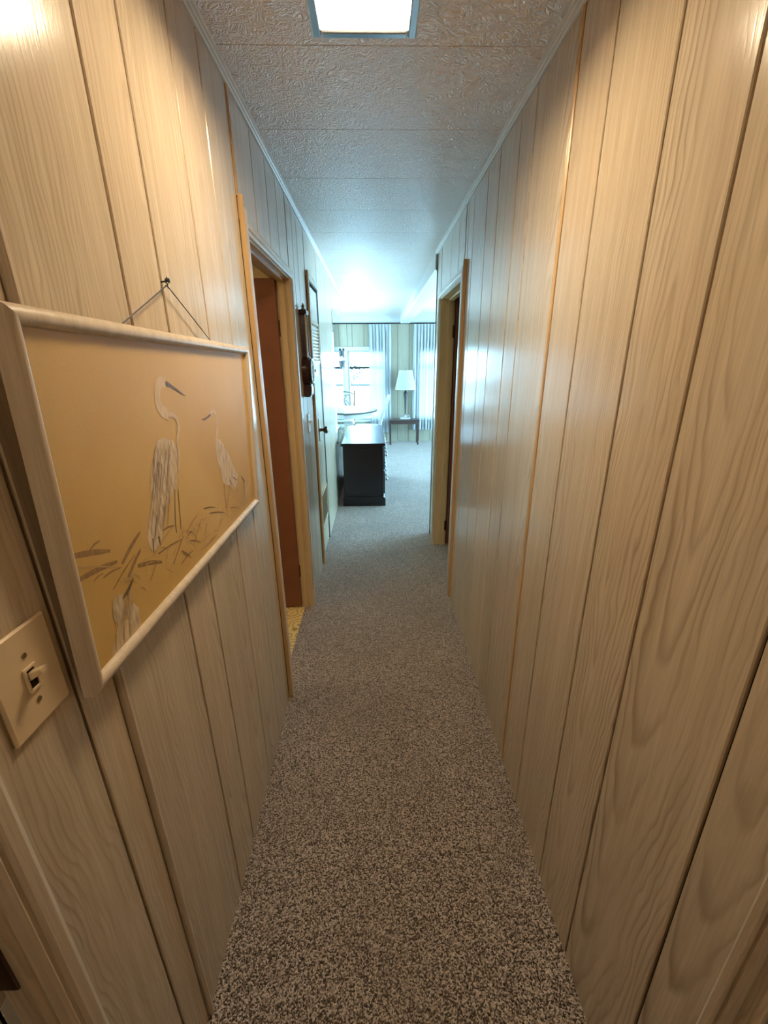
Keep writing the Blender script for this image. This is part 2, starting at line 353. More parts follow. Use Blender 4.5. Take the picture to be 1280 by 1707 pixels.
# ---- cove trim where walls meet the ceiling
cove = [(0, 0), (.006, 0), (.009, .004), (.013, .005), (.016, .009), (.020, .010), (.022, .0165), (0, .0165)]
tl_ = struct(MB().extr(cove, (XL, YB, ZT), (1, 0, 0), (0, 0, 1), (0, 5.562-YB, 0)).build('trim_1', M['white_trim']), 'white ridged ceiling moulding above the wall with the picture', 'trim')
tr_ = struct(MB().extr(cove, (XR, YB, ZT), (-1, 0, 0), (0, 0, 1), (0, 3.50-YB, 0)).build('trim_2', M['white_trim']), 'white ridged ceiling moulding above the wall opposite the picture', 'trim')
bm_ = struct(MB().extr([(0, 0), (.012, -.012), (.165, -.012), (.178, 0), (.178, .115), (0, .115)], (XR-.014, 3.50, ZC-.110), (1, 0, 0), (0, 0, 1), (0, YF-3.50, 0)).build('trim_3', M['ceil_white']), 'white boxed ceiling beam running to the far wall', 'beam')

# ---- outer walls and partitions
WIN = {0: (-1.95, -.625, .42, 1.64), 1: (-.485, .20, .42, 1.64), 2: (.80, 1.72, .42, 1.64), 3: (2.10, 3.30, .42, 1.64)}
b = MB(); x = XW-.1
for k in (0, 1, 2, 3):
    x0, x1, z0, z1 = WIN[k]
    b.box(x, x0, YF+TH, YF+.10, 0, ZC+.008); b.box(x0, x1, YF+TH, YF+.10, 0, z0); b.box(x0, x1, YF+TH, YF+.10, z1, ZC+.008); x = x1
b.box(x, XE+.1, YF+TH, YF+.10, 0, ZC+.008)
wf = struct(b.build('wall_far', M['groove'], org=(0, YF, 0)), 'pale grooved panel wall with curtained windows at the room end', 'wall')
gx = [-.597 - .2065*k for k in range(10, 0, -1)] + [-.597, -.391, -.183, .01, .214, .421, .629, .835] + [.835+.2065*k for k in range(1, 17)]
gx = [max(g, XW) for g in gx if g > XW-.1]; gx[0] = XW; gx.append(XE)
for a, c in zip(gx[:-1], gx[1:]):
    if c-a < .02: continue
    cuts = [(a, c)]
    edges = sorted({a, c} | {e for k in WIN for e in WIN[k][:2] if a+.012 < e < c-.012})
    for p, q in zip(edges[:-1], edges[1:]):
        mid = (p+q)/2; wk = [k for k in WIN if WIN[k][0]-.012 < mid < WIN[k][1]+.012]
        gg = .0025
        if wk:
            plank_x(wf, YF, 1, p, q, 0, WIN[wk[0]][2], M['far_panel']); plank_x(wf, YF, 1, p, q, WIN[wk[0]][3], ZC, M['far_panel'])
        else: plank_x(wf, YF, 1, p, q, 0, ZC, M['far_panel'])
# right outer wall with two added glass openings
SW = ((3.85, 5.65), (5.95, 7.75))   # unseen sliding glass doors, added to bring in more daylight
SZ = (.06, 2.0)
b = MB(); y = YB-.1
for y0, y1 in SW:
    b.box(XE, XE+.1, y, y0, 0, ZC+.008); b.box(XE, XE+.1, y0, y1, 0, SZ[0]); b.box(XE, XE+.1, y0, y1, SZ[1], ZC+.008); y = y1
b.box(XE, XE+.1, y, YF+.1, 0, ZC+.008)
struct(b.build('wall_living', M['far_panel'], org=(XE, 4, 0)), 'outer wall of the living room', 'wall')
b = MB(); b.box(XW-.1, XW, YB-.1, 6.1, 0, ZC+.008); b.box(XW-.1, XW, 6.1, 7.5, 0, SZ[0]); b.box(XW-.1, XW, 6.1, 7.5, SZ[1], ZC+.008); b.box(XW-.1, XW, 7.5, YF+.1, 0, ZC+.008)
struct(b.build('wall_dining', M['far_panel'], org=(XW, 4, 0)), 'outer wall of the dining area', 'wall')
struct(MB().box(XW, XE, YB-.1, YB, 0, ZC+.008).build('wall_back', M['shell']), 'plain wall behind the near end of the hallway', 'wall')
b = MB(); b.box(XW, XL-.08, 5.47, 5.55, 0, ZC+.008)
struct(b.build('wall_partition', M['far_panel']), 'partition closing the dining area', 'wall')
struct(MB().box(XR+.095, XE, 3.37, 3.45, 0, ZC+.008).build('wall_partition', M['far_panel']), 'partition between the bedroom and the living room', 'wall')
struct(MB().box(XW, XL-.08, 2.72, 2.80, 0, ZC+.008).build('wall_bath', M['bath_wall']), 'yellow lit bathroom wall beyond the open brown door', 'wall')
struct(MB().box(XW, XL-.08, .54, .62, 0, ZC+.008).build('wall_bath', M['bath_wall']), 'bathroom wall hidden behind the hallway panelling', 'wall')
struct(MB().box(XR+.095, XE, .60, .68, 0, ZC+.008).build('wall_partition', M['shell']), 'partition between the two bedrooms', 'wall')
# bathroom side: a dark shelf seen over the door
sh = MB(); sh.cbox(-1.5, -.72, 2.60, 2.72, 1.985, 2.0, .002)
tag(sh.build('wall_shelf', M['edge_dark']), 'thin dark shelf on the bathroom wall above the brown door', 'shelf')
for x0 in (-1.30, -1.08, -.86): MB().box(x0, x0+.02, 2.712, 2.72, 0, ZC).build('batten', M['jamb'], bpy.data.objects['wall_bath'])

# cornice and dark curtain track along the far wall
struct(MB().extr([(0, 0), (0, -.105), (-.03, -.105), (-.045, -.04), (-.05, 0)], (XW, YF, ZC), (0, 1, 0), (0, 0, 1), (XE-XW, 0, 0)).build('trim_4', M['ceil_white']), 'white cornice along the top of the far wall', 'trim')
b = MB(); b.tube([(-.95, YF-.045, 2.085), (2.1, YF-.045, 2.085)], .009)
rod = tag(b.build('curtain_rod', M['black']), 'thin dark curtain rod under the far cornice', 'curtain rod')
for x in (-.95, 2.1): MB().lathe([(.004, -.02), (.016, -.01), (.018, 0), (.012, .016), (.003, .02)], (x, YF-.045, 2.085), 12, 'x').build('finial', M['black'], rod)
for x in (-.9, .5, 2.05): MB().box(x-.006, x+.006, YF-.05, YF, 2.078, 2.092).build('bracket', M['black'], rod)

# ------------------------------------------------------------------ windows
def portal(name, loc, rot, sx, sz):
    L = bpy.data.lights.new(name, 'AREA'); L.shape = 'RECTANGLE'; L.size = sx; L.size_y = sz; L.cycles.is_portal = True
    o = bpy.data.objects.new(name, L); COL.objects.link(o); o.location = loc; o.rotation_euler = rot
def window(idx, ax, c, a0, a1, z0, z1, inward, label):
    # ax 'x': the window lies along x at y=c ; ax 'y': along y at x=c ; inward = sign towards the room
    def bx(b, p0, p1, n0, n1, za, zb):
        n0, n1 = sorted((c+n0*-inward, c+n1*-inward))
        return b.box(p0, p1, n0, n1, za, zb) if ax == 'x' else b.box(n0, n1, p0, p1, za, zb)
    root = empty('window_%d' % idx, (a0/2+a1/2, c, z0) if ax == 'x' else (c, a0/2+a1/2, z0)); struct(root, label, 'window')
    cw = .07 if idx not in (1, 7) else .068
    for p0, p1, za, zb in ((a0-cw, a1+cw, z1, z1+cw), (a0-cw, a0, z0, z1), (a1, a1+cw, z0, z1), (a0-cw-.01, a1+cw+.01, z0-.035, z0)):
        bx(MB(), p0, p1, -.014 if zb > z0 else -.04, .01, za, zb).build('casing', M['white_paint'], root, bevel=.003)
    for p0, p1, za, zb in ((a0, a0+.03, z0, z1), (a1-.03, a1, z0, z1), (a0+.03, a1-.03, z0, z0+.03), (a0+.03, a1-.03, z1-.03, z1)):
        bx(MB(), p0, p1, .02, .07, za, zb).build('sash', M['white_paint'], root)
    zr = 1.352
    bx(MB(), a0+.03, a1-.03, .03, .055, zr-.022, zr+.022).build('meeting_rail', M['edge_dark'], root)
    for za, zb in ((z0+.03, zr-.022), (zr+.022, z1-.03)):
        bx(MB(), a0+.03, a1-.03, .040, .044, za, zb).build('pane', M['glass'], root)
    zc, hz = (z0+z1)/2, z1-z0
    if ax == 'x': portal('portal', (a0/2+a1/2, c-inward*.09, zc), (math.radians(-90 if inward < 0 else 90), 0, 0), a1-a0, hz)
    else: portal('portal', (c-inward*.09, a0/2+a1/2, zc), (0, math.radians(90 if inward < 0 else -90), 0), hz, a1-a0)
window(1, 'x', YF, *WIN[1], -1, 'bright window behind the dining table with a dark meeting rail')
window(7, 'x', YF, *WIN[0], -1, 'wide bright dining window hidden behind the end of the mirror wall')
window(2, 'x', YF, *WIN[2], -1, 'window behind the sheer curtain beside the lamp')
window(3, 'x', YF, *WIN[3], -1, 'far living room window')
window(4, 'y', XE, *SW[0], *SZ, -1, 'unseen glass door added for daylight in the living room, next to the partition')
window(5, 'y', XE, *SW[1], *SZ, -1, 'unseen glass door added for daylight in the living room, near the far corner')
window(6, 'y', XW, 6.1, 7.5, *SZ, 1, 'unseen glass door added for daylight in the dining area')  # dining side opening, also added to let extra daylight in

# ------------------------------------------------------------------ doors
casing_prof = [(0, 0), (0, .004), (.004, .010), (.010, .012), (.014, .009), (.020, .009), (.024, .014), (.038, .015), (.046, .011), (.050, .006), (.050, 0)]
def casing(root, xf, s, y0, y1, z0, z1, lean=False, mats=('trimwood',)*3, w=.055, ext=0, skip=False):
    # s: +1 the wall faces +x, -1 faces -x ; three mitred boards round an opening
    k = w/.05; pr = [(p*k, q) for p, q in casing_prof]
    for name, o, u, ww in (('near', (xf, y0, z0), (0, -1, 0), (0, 0, z1-z0+ext)), ('far', (xf, y1, z0), (0, 1, 0), (0, 0, z1-z0)), ('head', (xf, y0 - (0 if ext else w), z1), (0, 0, 1), (0, y1-y0+w+(0 if ext else w), 0))):
        if skip and name == 'near': continue
        b = MB().extr(pr, o, u, (s, 0, 0), ww)
        if lean: b.shear()
        b.build('casing', M[mats[{'near': 0, 'far': 1, 'head': 2}[name]]], root)
def jambs(root, xa, xb, y0, y1, z1, lean=False, t=.016, mat='jamb'):
    xs = sorted((xa, xb))
    for bb in ((xs[0], xs[1], y0, y0+t, 0, z1), (xs[0], xs[1], y1-t, y1, 0, z1), (xs[0], xs[1], y0+t, y1-t, z1-t, z1)):
        b = MB().box(*bb)
        if lean: b.shear()
        b.build('jamb', M[mat], root)
    xm = (xa*.45+xb*.55); xs2 = sorted((xm, xm+(.012 if xb > xa else -.012)))
    for bb in ((xs2[0], xs2[1]+.02, y1-t-.010, y1-t, 0, z1-t), (xs2[0], xs2[1]+.02, y0+t, y0+t+.010, 0, z1-t), (xs2[0], xs2[1]+.02, y0+t, y1-t, z1-t-.010, z1-t)):
        b = MB().box(*bb)
        if lean: b.shear()
        b.build('door_stop', M[mat], root)
def hinge(parent, x, y, z, lean=False):
    b = MB().box(x-.013, x+.013, y-.006, y-.002, z-.038, z+.038)
    if lean: b.shear()
    h = b.build('hinge', M['bronze'], parent)
    b = MB().tube([(x, y-.008, z-.042), (x, y-.008, z+.042)], .006)
    if lean: b.shear()
    b.build('hinge_pin', M['bronze'], h)

# door 1: bathroom, slab swung open into the bathroom
d1 = struct(empty('door_1', (XL-.04, 1.96, 0)), 'open brown door into the bathroom in a golden oak frame', 'door')
casing(d1, XL, 1, 1.577, 2.285, 0, 1.835, w=.04, skip=True)
MB().extr([(0, 0), (0, .0156), (.004, .017), (.036, .014), (.046, .008), (.046, 0)], (XL, 1.526, 0), (0, 1, 0), (1, 0, 0), (0, 0, 1.90)).build('casing', M['trimwood'], d1)
jambs(d1, XL+.002, XL-.085, 1.572, 2.30, 1.845)
MB().extr([(0, 0), (0, .0145), (.002, .016), (.009, .016), (.009, 0)], (XL, 1.517, 0), (0, 1, 0), (1, 0, 0), (0, 0, 1.93)).build('outer_casing', M['tan'], d1)
slab = MB().cbox(-1.105, -.475, 2.262, 2.297, .015, 1.83, .002).build('door_slab', M['brown_door'], d1)
for z in (1.61, .25): hinge(slab, -.482, 2.284, z)
kn = MB().lathe([(.026, 0), (.028, .004), (.012, .010), (.010, .030), (.024, .042), (.028, .056), (.020, .066), (.004, .068)], (-1.045, 2.262, .93), 16, 'y')
kn.v = [(x, 2*2.262-y, z) for x, y, z in kn.v]; kn.build('door_knob', M['brass'], slab)

# door 2: narrow furnace closet door with louvres, closed
d2 = struct(empty('door_2', (XL-.03, 3.15, 0)), 'narrow pale closet door with louvre vents and a round knob', 'door')
MB().extr([(0, 0), (0, .010), (.006, .014), (.036, .014), (.04, .010), (.04, 0)], (XL, 2.862, 0), (0, 1, 0), (1, 0, 0), (0, 0, 1.975)).build('casing', M['oak'], d2)
MB().extr([(0, 0), (0, .006), (.02, .012), (.035, .008), (.035, 0)], (XL, 2.905, 1.94), (0, 0, 1), (1, 0, 0), (0, .50, 0)).build('casing', M['trimwood'], d2)
jambs(d2, XL+.001, XL-.078, 2.905, 3.395, 1.942, mat='edge_dark', t=.010)
sl = MB().cbox(XL-.034, XL-.004, 2.920, 3.345, .02, 1.915, .002).build('door_slab', M['panel'], d2)
MB().box(XL-.03, XL-.004, 3.352, 3.384, .02, 1.93).build('gap_shade_strip', M['edge_dark'], d2)  # solid dark strip painting in the shade of the door gap
def louvre(z0, z1):
    r = MB(); a0, a1 = 2.945, 3.32
    for bb in ((a0, a0+.022, z0, z1), (a1-.022, a1, z0, z1), (a0, a1, z0, z0+.02), (a0, a1, z1-.02, z1)): r.box(XL-.004, XL+.006, bb[0], bb[1], bb[2], bb[3])
    fr_ = r.build('louvre_frame', M['jamb'], sl)
    n = int((z1-z0-.04)/.022)
    for i in range(n):
        z = z0+.022+i*.022
        MB().extr([(0, 0), (.009, .012), (.009, .015), (0, .003)], (XL-.004, a0+.02, z), (1, 0, 0), (0, 0, 1), (0, a1-a0-.04, 0)).build('slat', M['panel'], fr_)
louvre(1.44, 1.71); louvre(.25, .52)
ro = MB().lathe([(.030, 0), (.031, .003), (.014, .008)], (XL-.004, 3.11, .98), 20, 'x').build('rose', M['brass'], sl)
MB().lathe([(.012, 0), (.010, .022), (.022, .030), (.027, .042), (.024, .054), (.010, .060), (.002, .061)], (XL+.002, 3.11, .98), 20, 'x').build('door_knob', M['bronze'], sl)
MB().cbox(XL-.004, XL+.001, 3.085, 3.135, .90, 1.06, .002).build('knob_plate', M['brass'], sl)
MB().lathe([(.006, 0), (.006, .012), (.010, .016), (.010, .022), (.003, .024)], (XL-.004, 2.955, 1.397), 12, 'x').build('hook', M['brass'], sl)

# door 3: right hand bedroom, slab swung open into the dark room
d3 = struct(empty('door_3', (XR+.05, 2.86, 0)), 'open doorway with yellow wood jamb opposite the clock', 'door')
casing(d3, XR, -1, 2.492, 3.255, 0, 1.865, lean=True, w=.045, skip=True)
MB().extr([(0, 0), (0, .016), (.006, .018), (.060, .014), (.070, .008), (.070, 0)], (XR, 2.418, 0), (0, 1, 0), (-1, 0, 0), (0, 0, 1.91)).shear().build('casing', M['trimwood'], d3)
jambs(d3, XR-.002, XR+.098, 2.488, 3.26, 1.875, lean=True, mat='jamb_lit')
MB().extr([(0, 0), (0, .014), (.003, .016), (.010, .016), (.010, 0)], (XR, 2.408, 0), (0, 1, 0), (-1, 0, 0), (0, 0, 1.937)).shear().build('outer_casing', M['tan'], d3)
sl3 = MB().cbox(XR+.105, XR+.855, 3.225, 3.258, .015, 1.855, .002).shear().build('door_slab', M['brown_door'], d3)
for z in (1.65, .17): hinge(sl3, XR+.094, 3.246, z, True)

# near doorways at both sides of the camera: casing and jamb with a strike plate
d4 = struct(empty('door_4', (XL-.04, -.1, 0)), 'pale casing and jamb of a doorway beside the light switch', 'door')
casing(d4, XL, 1, -.52, .285, 0, 1.865, w=.045)
jambs(d4, XL+.001, XL-.09, -.525, .290, 1.875, mat='panel')
sp_ = MB().cbox(XL-.054, XL-.006, .271, .2745, .775, .925, .001).build('strike_plate', M['bronze'], d4)
MB().box(XL-.036, XL-.018, .2700, .2715, .815, .885).build('strike_hole', M['black'], sp_)
MB().box(XL-.035, XL-.028, .264, .275, .1, .755).build('weather_strip', M['white_paint'], d4)
d5 = struct(empty('door_5', (XR+.04, -.1, 0)), 'pale casing and dark jamb of the doorway opposite the light switch', 'door')
casing(d5, XR, -1, -.52, .285, 0, 1.865, w=.030)
jambs(d5, XR-.001, XR+.10, -.525, .290, 1.875, mat='panel')
MB().box(XR+.045, XR+.10, .255, .275, .0, 1.85).build('door_edge', M['brown_door'], d5)

# ------------------------------------------------------------------ ceiling light of the hall
LX0, LX1, LY0, LY1, LZ = -.128, .102, .955, 1.226, ZC-.080
cf = tag(empty('ceiling_light', ((LX0+LX1)/2, (LY0+LY1)/2, ZC)), 'square chrome framed ceiling light with a glowing warm diffuser', 'ceiling light')
w = .020
for bb in ((LX0, LX0+w, LY0, LY1), (LX1-w, LX1, LY0, LY1), (LX0+w, LX1-w, LY0, LY0+w), (LX0+w, LX1-w, LY1-w, LY1)):
    MB().box(*bb, LZ, ZC).build('frame_rail', M['chrome'], cf, bevel=.004)
MB().cbox(LX0+w, LX1-w, LY0+w, LY1-w, LZ+.020, LZ+.026, .001).build('diffuser', M['diffuser'], cf)
MB().box(LX0+w, LX1-w, LY0+w, LY1-w, ZC-.01, ZC-.001).build('back_plate', M['white_paint'], cf)
be = tag(empty('near_fill_globe', (0, -.9, ZC)), 'added fill globe, unseen behind the near end of the hallway', 'ceiling light')  # extra globe added behind the camera to lift the near walls and floor
MB().lathe([(.07, -.02), (.07, 0)], (0, -.9, ZC), 24).build('base', M['chrome'], be)
MB().lathe([(.01, -.14), (.06, -.125), (.09, -.08), (.085, -.04), (.06, -.02)], (0, -.9, ZC), 24).build('globe', M['bulb2'], be)
bl = tag(empty('bath_fill_light', (-1.5, 1.6, ZC)), 'added fill globe, unseen on the bathroom ceiling', 'ceiling light')  # lamp added out of view to brighten the bathroom
MB().lathe([(.07, -.02), (.07, 0)], (-1.5, 1.6, ZC), 24).build('base', M['chrome'], bl)
MB().lathe([(.01, -.14), (.06, -.125), (.09, -.08), (.085, -.04), (.06, -.02)], (-1.5, 1.6, ZC), 24).build('globe', M['bulb'], bl)

# ------------------------------------------------------------------ egret picture
W, H = .8774, .4874
yaw, tilt, roll = -.0099, .0332, -.0185
ey = Vector((math.sin(yaw), math.cos(yaw), 0)); ez = Vector((math.sin(tilt), 0, math.cos(tilt)))
e1 = (ey*math.cos(roll) + ez*math.sin(roll)).normalized(); e2 = (ez*math.cos(roll) - ey*math.sin(roll)); e2 = (e2 - e1*e2.dot(e1)).normalized(); e0 = e1.cross(e2)
Rm = Matrix((e0, e1, e2)).transposed()
pic = empty('egret_picture', (-.380, .8987, 1.2581), Rm.to_euler())
tag(pic, 'whitewashed framed painting of white egrets on gold hung by a wire', 'picture'); WORG[pic.name] = Vector((0, 0, 0))
fwid = .021
prof = [(0, -.018), (0, -.004), (.003, .000), (.008, .003), (.013, .003), (.018, 0), (.021, -.005), (.021, -.018)]
def rail(a, b_, inn):
    a, b_ = Vector(a), Vector(b_); d = (b_-a).normalized(); vs = []; n = len(prof)
    for e, sgn in ((a, 1), (b_, -1)):
        for p, q in prof: vs.append(e + Vector(inn)*p + d*p*sgn + Vector((q, 0, 0)))
    mb = MB(); mb.sm = True
    mb.add(vs, [(i, (i+1) % n, n+(i+1) % n, n+i) for i in range(n)] + [tuple(range(n)), tuple(range(n, 2*n))])
    mid = (a+b_)/2
    o = mb.build('frame_rail', M['trimwood'], pic, org=mid)
rail((0, -W/2, H/2), (0, W/2, H/2), (0, 0, -1)); rail((0, -W/2, -H/2), (0, W/2, -H/2), (0, 0, 1))
rail((0, -W/2, -H/2), (0, -W/2, H/2), (0, 1, 0)); rail((0, W/2, -H/2), (0, W/2, H/2), (0, -1, 0))
cv = MB().box(-.016, -.008, -W/2+.015, W/2-.015, -H/2+.015, H/2-.015).build('canvas', M['canvas'], pic, org=(0, 0, 0))
XC = -.008
def smooth_pts(pts, k=5):
    out = []
    for i in range(len(pts)-1):
        p0, p1, p2, p3 = [Vector(pts[max(0, min(len(pts)-1, j))]) for j in (i-1, i, i+1, i+2)]
        for s in range(k):
            t = s/k; out.append(.5*((2*p1)+(p2-p0)*t+(2*p0-5*p1+4*p2-p3)*t*t+(3*p1-p0-3*p2+p3)*t**3))
    out.append(Vector(pts[-1])); return out
def stroke(mb, pts, w0, w1=None, h=.0005, wmid=None):
    pts = smooth_pts(pts, 5) if len(pts) > 2 else [Vector(pts[0]).lerp(Vector(pts[1]), t/4) for t in range(5)]
    w1 = w0 if w1 is None else w1; vs = []; n = len(pts)
    for i, p in enumerate(pts):
        d = (pts[min(i+1, n-1)]-pts[max(0, i-1)]).normalized(); nr = Vector((-d.y, d.x)); t = i/(n-1)
        wd_ = (w0*(1-t)+w1*t) if wmid is None else (w0*(1-t)*(1-t)+2*wmid*t*(1-t)+w1*t*t)
        for sg in (1, -1): vs.append((XC+h, p.x+nr.x*wd_/2*sg, p.y+nr.y*wd_/2*sg))
    mb.add(vs, [(2*i, 2*i+1, 2*i+3, 2*i+2) for i in range(n-1)])
def blob(mb, pts, h=.0004, ragged=.002):
    q = smooth_pts(list(pts)+[pts[0]], 4)[:-1]; c = sum(q, Vector((0, 0)))/len(q)
    q = [p + Vector((random.uniform(-1, 1), random.uniform(-1, 1)))*ragged for p in q]
    mb.add([(XC+h, c.x, c.y)] + [(XC+h, p.x, p.y) for p in q], [(0, 1+i, 1+(i+1) % len(q)) for i in range(len(q))])
BODY1 = [(-0.16, 0.063), (-0.119, 0.059), (-0.092, 0.04), (-0.097, 0.002), (-0.117, -0.032), (-0.149, -0.051), (-0.175, -0.069), (-0.191, -0.104), (-0.211, -0.119), (-0.23, -0.123), (-0.239, -0.098), (-0.23, -0.072), (-0.211, -0.036), (-0.202, 0), (-0.184, 0.034)]
def piece(pname, mat, *fns, kind=None):
    for fn in fns:
        mb = MB(); fn(mb); o = mb.build(pname, M[mat], cv, org=(0, 0, 0))
        if kind: o['kind'] = kind
def SK(*a, **k): return lambda mb: stroke(mb, *a, **k)
def BL(*a, **k): return lambda mb: blob(mb, *a, **k)
def e1plumes(mb):
    for i in range(46):
        z0 = .05-.12*random.random(); y0 = -.145 + (random.random()-.5)*.075 - max(0, (.02-z0))*.55
        stroke(mb, [(y0, z0), (y0-.010, z0-.02), (y0-.022, z0-.045)], .0013, .0004, .0008)
def e4plumes(mb):
    for i in range(26):
        y0 = -.36+.05*random.random(); z0 = -.15-.04*random.random()
        stroke(mb, [(y0, z0), (y0-.004+random.uniform(-.006, .006), z0-.012), (y0-.008, z0-.026)], .0018, .0005, .0009)
piece('painted_body', 'p_white', BL(BODY1)); piece('painted_plumes', 'p_shade', e1plumes, kind='stuff')
piece('painted_neck', 'p_neck', SK([(-.097, .157), (-.12, .158), (-.131, .148), (-.138, .128), (-.129, .11), (-.106, .101)], .018, .022, .0004),
      SK([(-.106, .101), (-.08, .094), (-.07, .073), (-.086, .046), (-.085, .019), (-.1, -.013), (-.12, -.039)], .010, .004, .0006))
piece('painted_beak', 'p_dark', SK([(-.098, .157), (-.057, .142), (-.023, .129)], .006, .0012, .0009)); piece('painted_eye', 'p_dark', BL([(-.100, .159), (-.092, .157), (-.090, .150), (-.098, .151)], .001, .0005))
piece('painted_leg', 'p_dark', SK([(-.121, -.039), (-.136, -.097), (-.138, -.122)], .0028, .002), SK([(-.108, -.042), (-.118, -.124)], .0028, .002))
piece('painted_tail', 'p_dark', SK([(-.225, -.098), (-.23, -.122)], .004, .0015, .0009), SK([(-.206, -.102), (-.204, -.121)], .004, .0015, .0009))
piece('painted_body', 'p_white', BL([(.116, .016), (.151, .015), (.19, -.021), (.237, -.072), (.266, -.113), (.22, -.137), (.187, -.112), (.145, -.099), (.13, -.06), (.117, -.018)]))
piece('painted_neck', 'p_neck', SK([(.093, .077), (.108, .084), (.13, .085), (.142, .065), (.135, .037), (.12, .015)], .007, .012, .0006))
piece('painted_beak', 'p_dark', SK([(.047, .074), (.076, .075), (.102, .08)], .0015, .006, .0009), SK([(.06, .070), (.09, .079)], .0015, .002, .0009))
piece('painted_tail', 'p_dark', SK([(.19, -.10), (.225, -.135)], .003, .001, .0009), SK([(.22, -.10), (.255, -.118)], .003, .001, .0009))
piece('painted_leg', 'p_reed', SK([(.147, -.101), (.145, -.151), (.152, -.183)], .003, .002), SK([(.186, -.115), (.154, -.165)], .003, .002))
piece('painted_neck', 'p_neck', SK([(.309, -.129), (.329, -.158), (.323, -.187)], .008, .006, .0006)); piece('painted_beak', 'p_dark', SK([(.295, -.114), (.319, -.14)], .002, .006, .0009))
piece('painted_head', 'p_white', BL([(-.357, -.144), (-.341, -.14), (-.329, -.153), (-.334, -.167), (-.347, -.189), (-.36, -.174), (-.363, -.16)], .0006), BL([(-.332, -.171), (-.314, -.174), (-.3, -.194), (-.304, -.216), (-.329, -.203)], .0006))
piece('painted_body', 'p_neck', BL([(-.358, -.185), (-.341, -.187), (-.306, -.204), (-.303, -.2225), (-.333, -.2225), (-.379, -.2215), (-.381, -.215), (-.371, -.202)], .0004, .001))
piece('painted_plumes', 'p_white', e4plumes, kind='stuff')
piece('painted_beak', 'p_dark', SK([(-.335, -.153), (-.312, -.142), (-.3, -.134)], .005, .0015, .0009), SK([(-.324, -.153), (-.299, -.137)], .003, .001, .0009))
piece('painted_feather', 'p_shade', SK([(-.365, -.195), (-.375, -.218)], .002, .001, .0009), SK([(-.345, -.195), (-.352, -.22)], .002, .001, .0009), SK([(-.33, -.20), (-.336, -.221)], .002, .001, .0009))
REED = [(-0.422, -0.043, -0.341, -0.07), (-0.417, -0.079, -0.33, -0.092), (-0.32, -0.101, -0.259, -0.073), (-0.313, -0.13, -0.266, -0.101), (-0.352, -0.128, -0.284, -0.102), (-0.282, -0.123, -0.207, -0.152), (-0.42, -0.059, -0.324, -0.105), (-0.367, -0.1, -0.324, -0.105), (-0.382, -0.051, -0.357, -0.047), (-0.387, -0.095, -0.365, -0.094), (-0.235, -0.128, -0.142, -0.103), (-0.137, -0.19, -0.077, -0.187), (-0.1, -0.139, -0.031, -0.12), (-0.088, -0.16, -0.033, -0.187), (-0.023, -0.191, 0.028, -0.187), (-0.074, -0.179, -0.016, -0.138), (0.003, -0.119, 0.072, -0.139), (0.032, -0.14, 0.132, -0.173), (-0.196, -0.163, -0.178, -0.136), (-0.168, -0.176, -0.11, -0.139), (-0.189, -0.098, -0.143, -0.105), (-0.072, -0.145, -0.104, -0.15), (-0.039, -0.203, 0.072, -0.214), (0.18, -0.175, 0.243, -0.197), (-0.254, -0.165, -0.228, -0.148), (-0.215, -0.132, -0.121, -0.143), (0.124, -0.155, 0.077, -0.201), (-0.005, -0.208, 0.061, -0.205), (-0.128, -0.165, -0.091, -0.198)]
for i, (a, b_, c, d) in enumerate(REED):
    mb = MB(); thick = .011 if i in (0, 1, 2, 3, 5) else (.0045 if i % 3 else .003)
    stroke(mb, [(a, b_), ((a+c)/2, (b_+d)/2+.002), (c, d)], thick*.5, thick*.35, .00025+.00002*i, wmid=thick)
    mb.build('painted_reed', M['p_reed' if i % 4 != 2 or i < 6 else 'p_reed2'], cv, org=(0, 0, 0))
for i in range(46):
    a = random.uniform(-.30, .30); b_ = -.125-.03*(a+.3)/.6-random.random()*.065; an = random.choice((.35, .8, 1.2, 2.2, 2.7))+random.uniform(-.2, .2); L = random.uniform(.02, .05)
    mb = MB(); p = (a, b_); q = (a+L*math.cos(an), min(-.07, max(-.217, b_+L*.7*math.sin(an))))
    stroke(mb, [p, ((p[0]+q[0])/2, (p[1]+q[1])/2+.002), q], .001, .0006, .0002+.00001*i, wmid=.0035)
    mb.build('painted_reed', M['p_reed2' if i % 2 else 'p_reed3'], cv, org=(0, 0, 0))
mb = MB(); stroke(mb, [(.372, -.205), (.376, -.198), (.380, -.206), (.385, -.198), (.390, -.206)], .0016, .0012, .0009); mb.build('signature', M['p_reed'], cv, org=(0, 0, 0))
# hanging wire and the nail it hangs from
inv = Rm.inverted(); org_p = Vector((-.380, .8987, 1.2581))
hook = Vector((XL+.010, .916, 1.592)); loc = lambda p: inv @ (Vector(p)-org_p)
h_ = loc(hook); wp = [Vector((-.0195, -.30, H/2-.05)), h_, Vector((-.0195, .31, H/2-.05))]
MB().tube([wp[0], wp[0].lerp(h_, .5), h_], .0011, 6).tube([h_, h_.lerp(wp[2], .5), wp[2]], .0011, 6).build('hanging_wire', M['black'], pic, org=tuple(h_))
pts = [h_ + Vector((.002*math.sin(k*1.9), .004*math.cos(k*1.9), .0016*k-.004)) for k in range(12)]
MB().tube(pts, .0012, 6).build('wire_knot', M['black'], pic, org=tuple(h_))
nl = MB().tube([(XL-.006, .916, 1.597), (XL+.014, .916, 1.600)], .0016, 8); nl.lathe([(.001, 0), (.0045, .0003), (.0045, .0016), (.001, .002)], (XL+.014, .916, 1.600), 10, 'x')
tag(nl.build('picture_nail', M['black']), 'small dark nail in the panel groove holding the picture wire', 'nail')

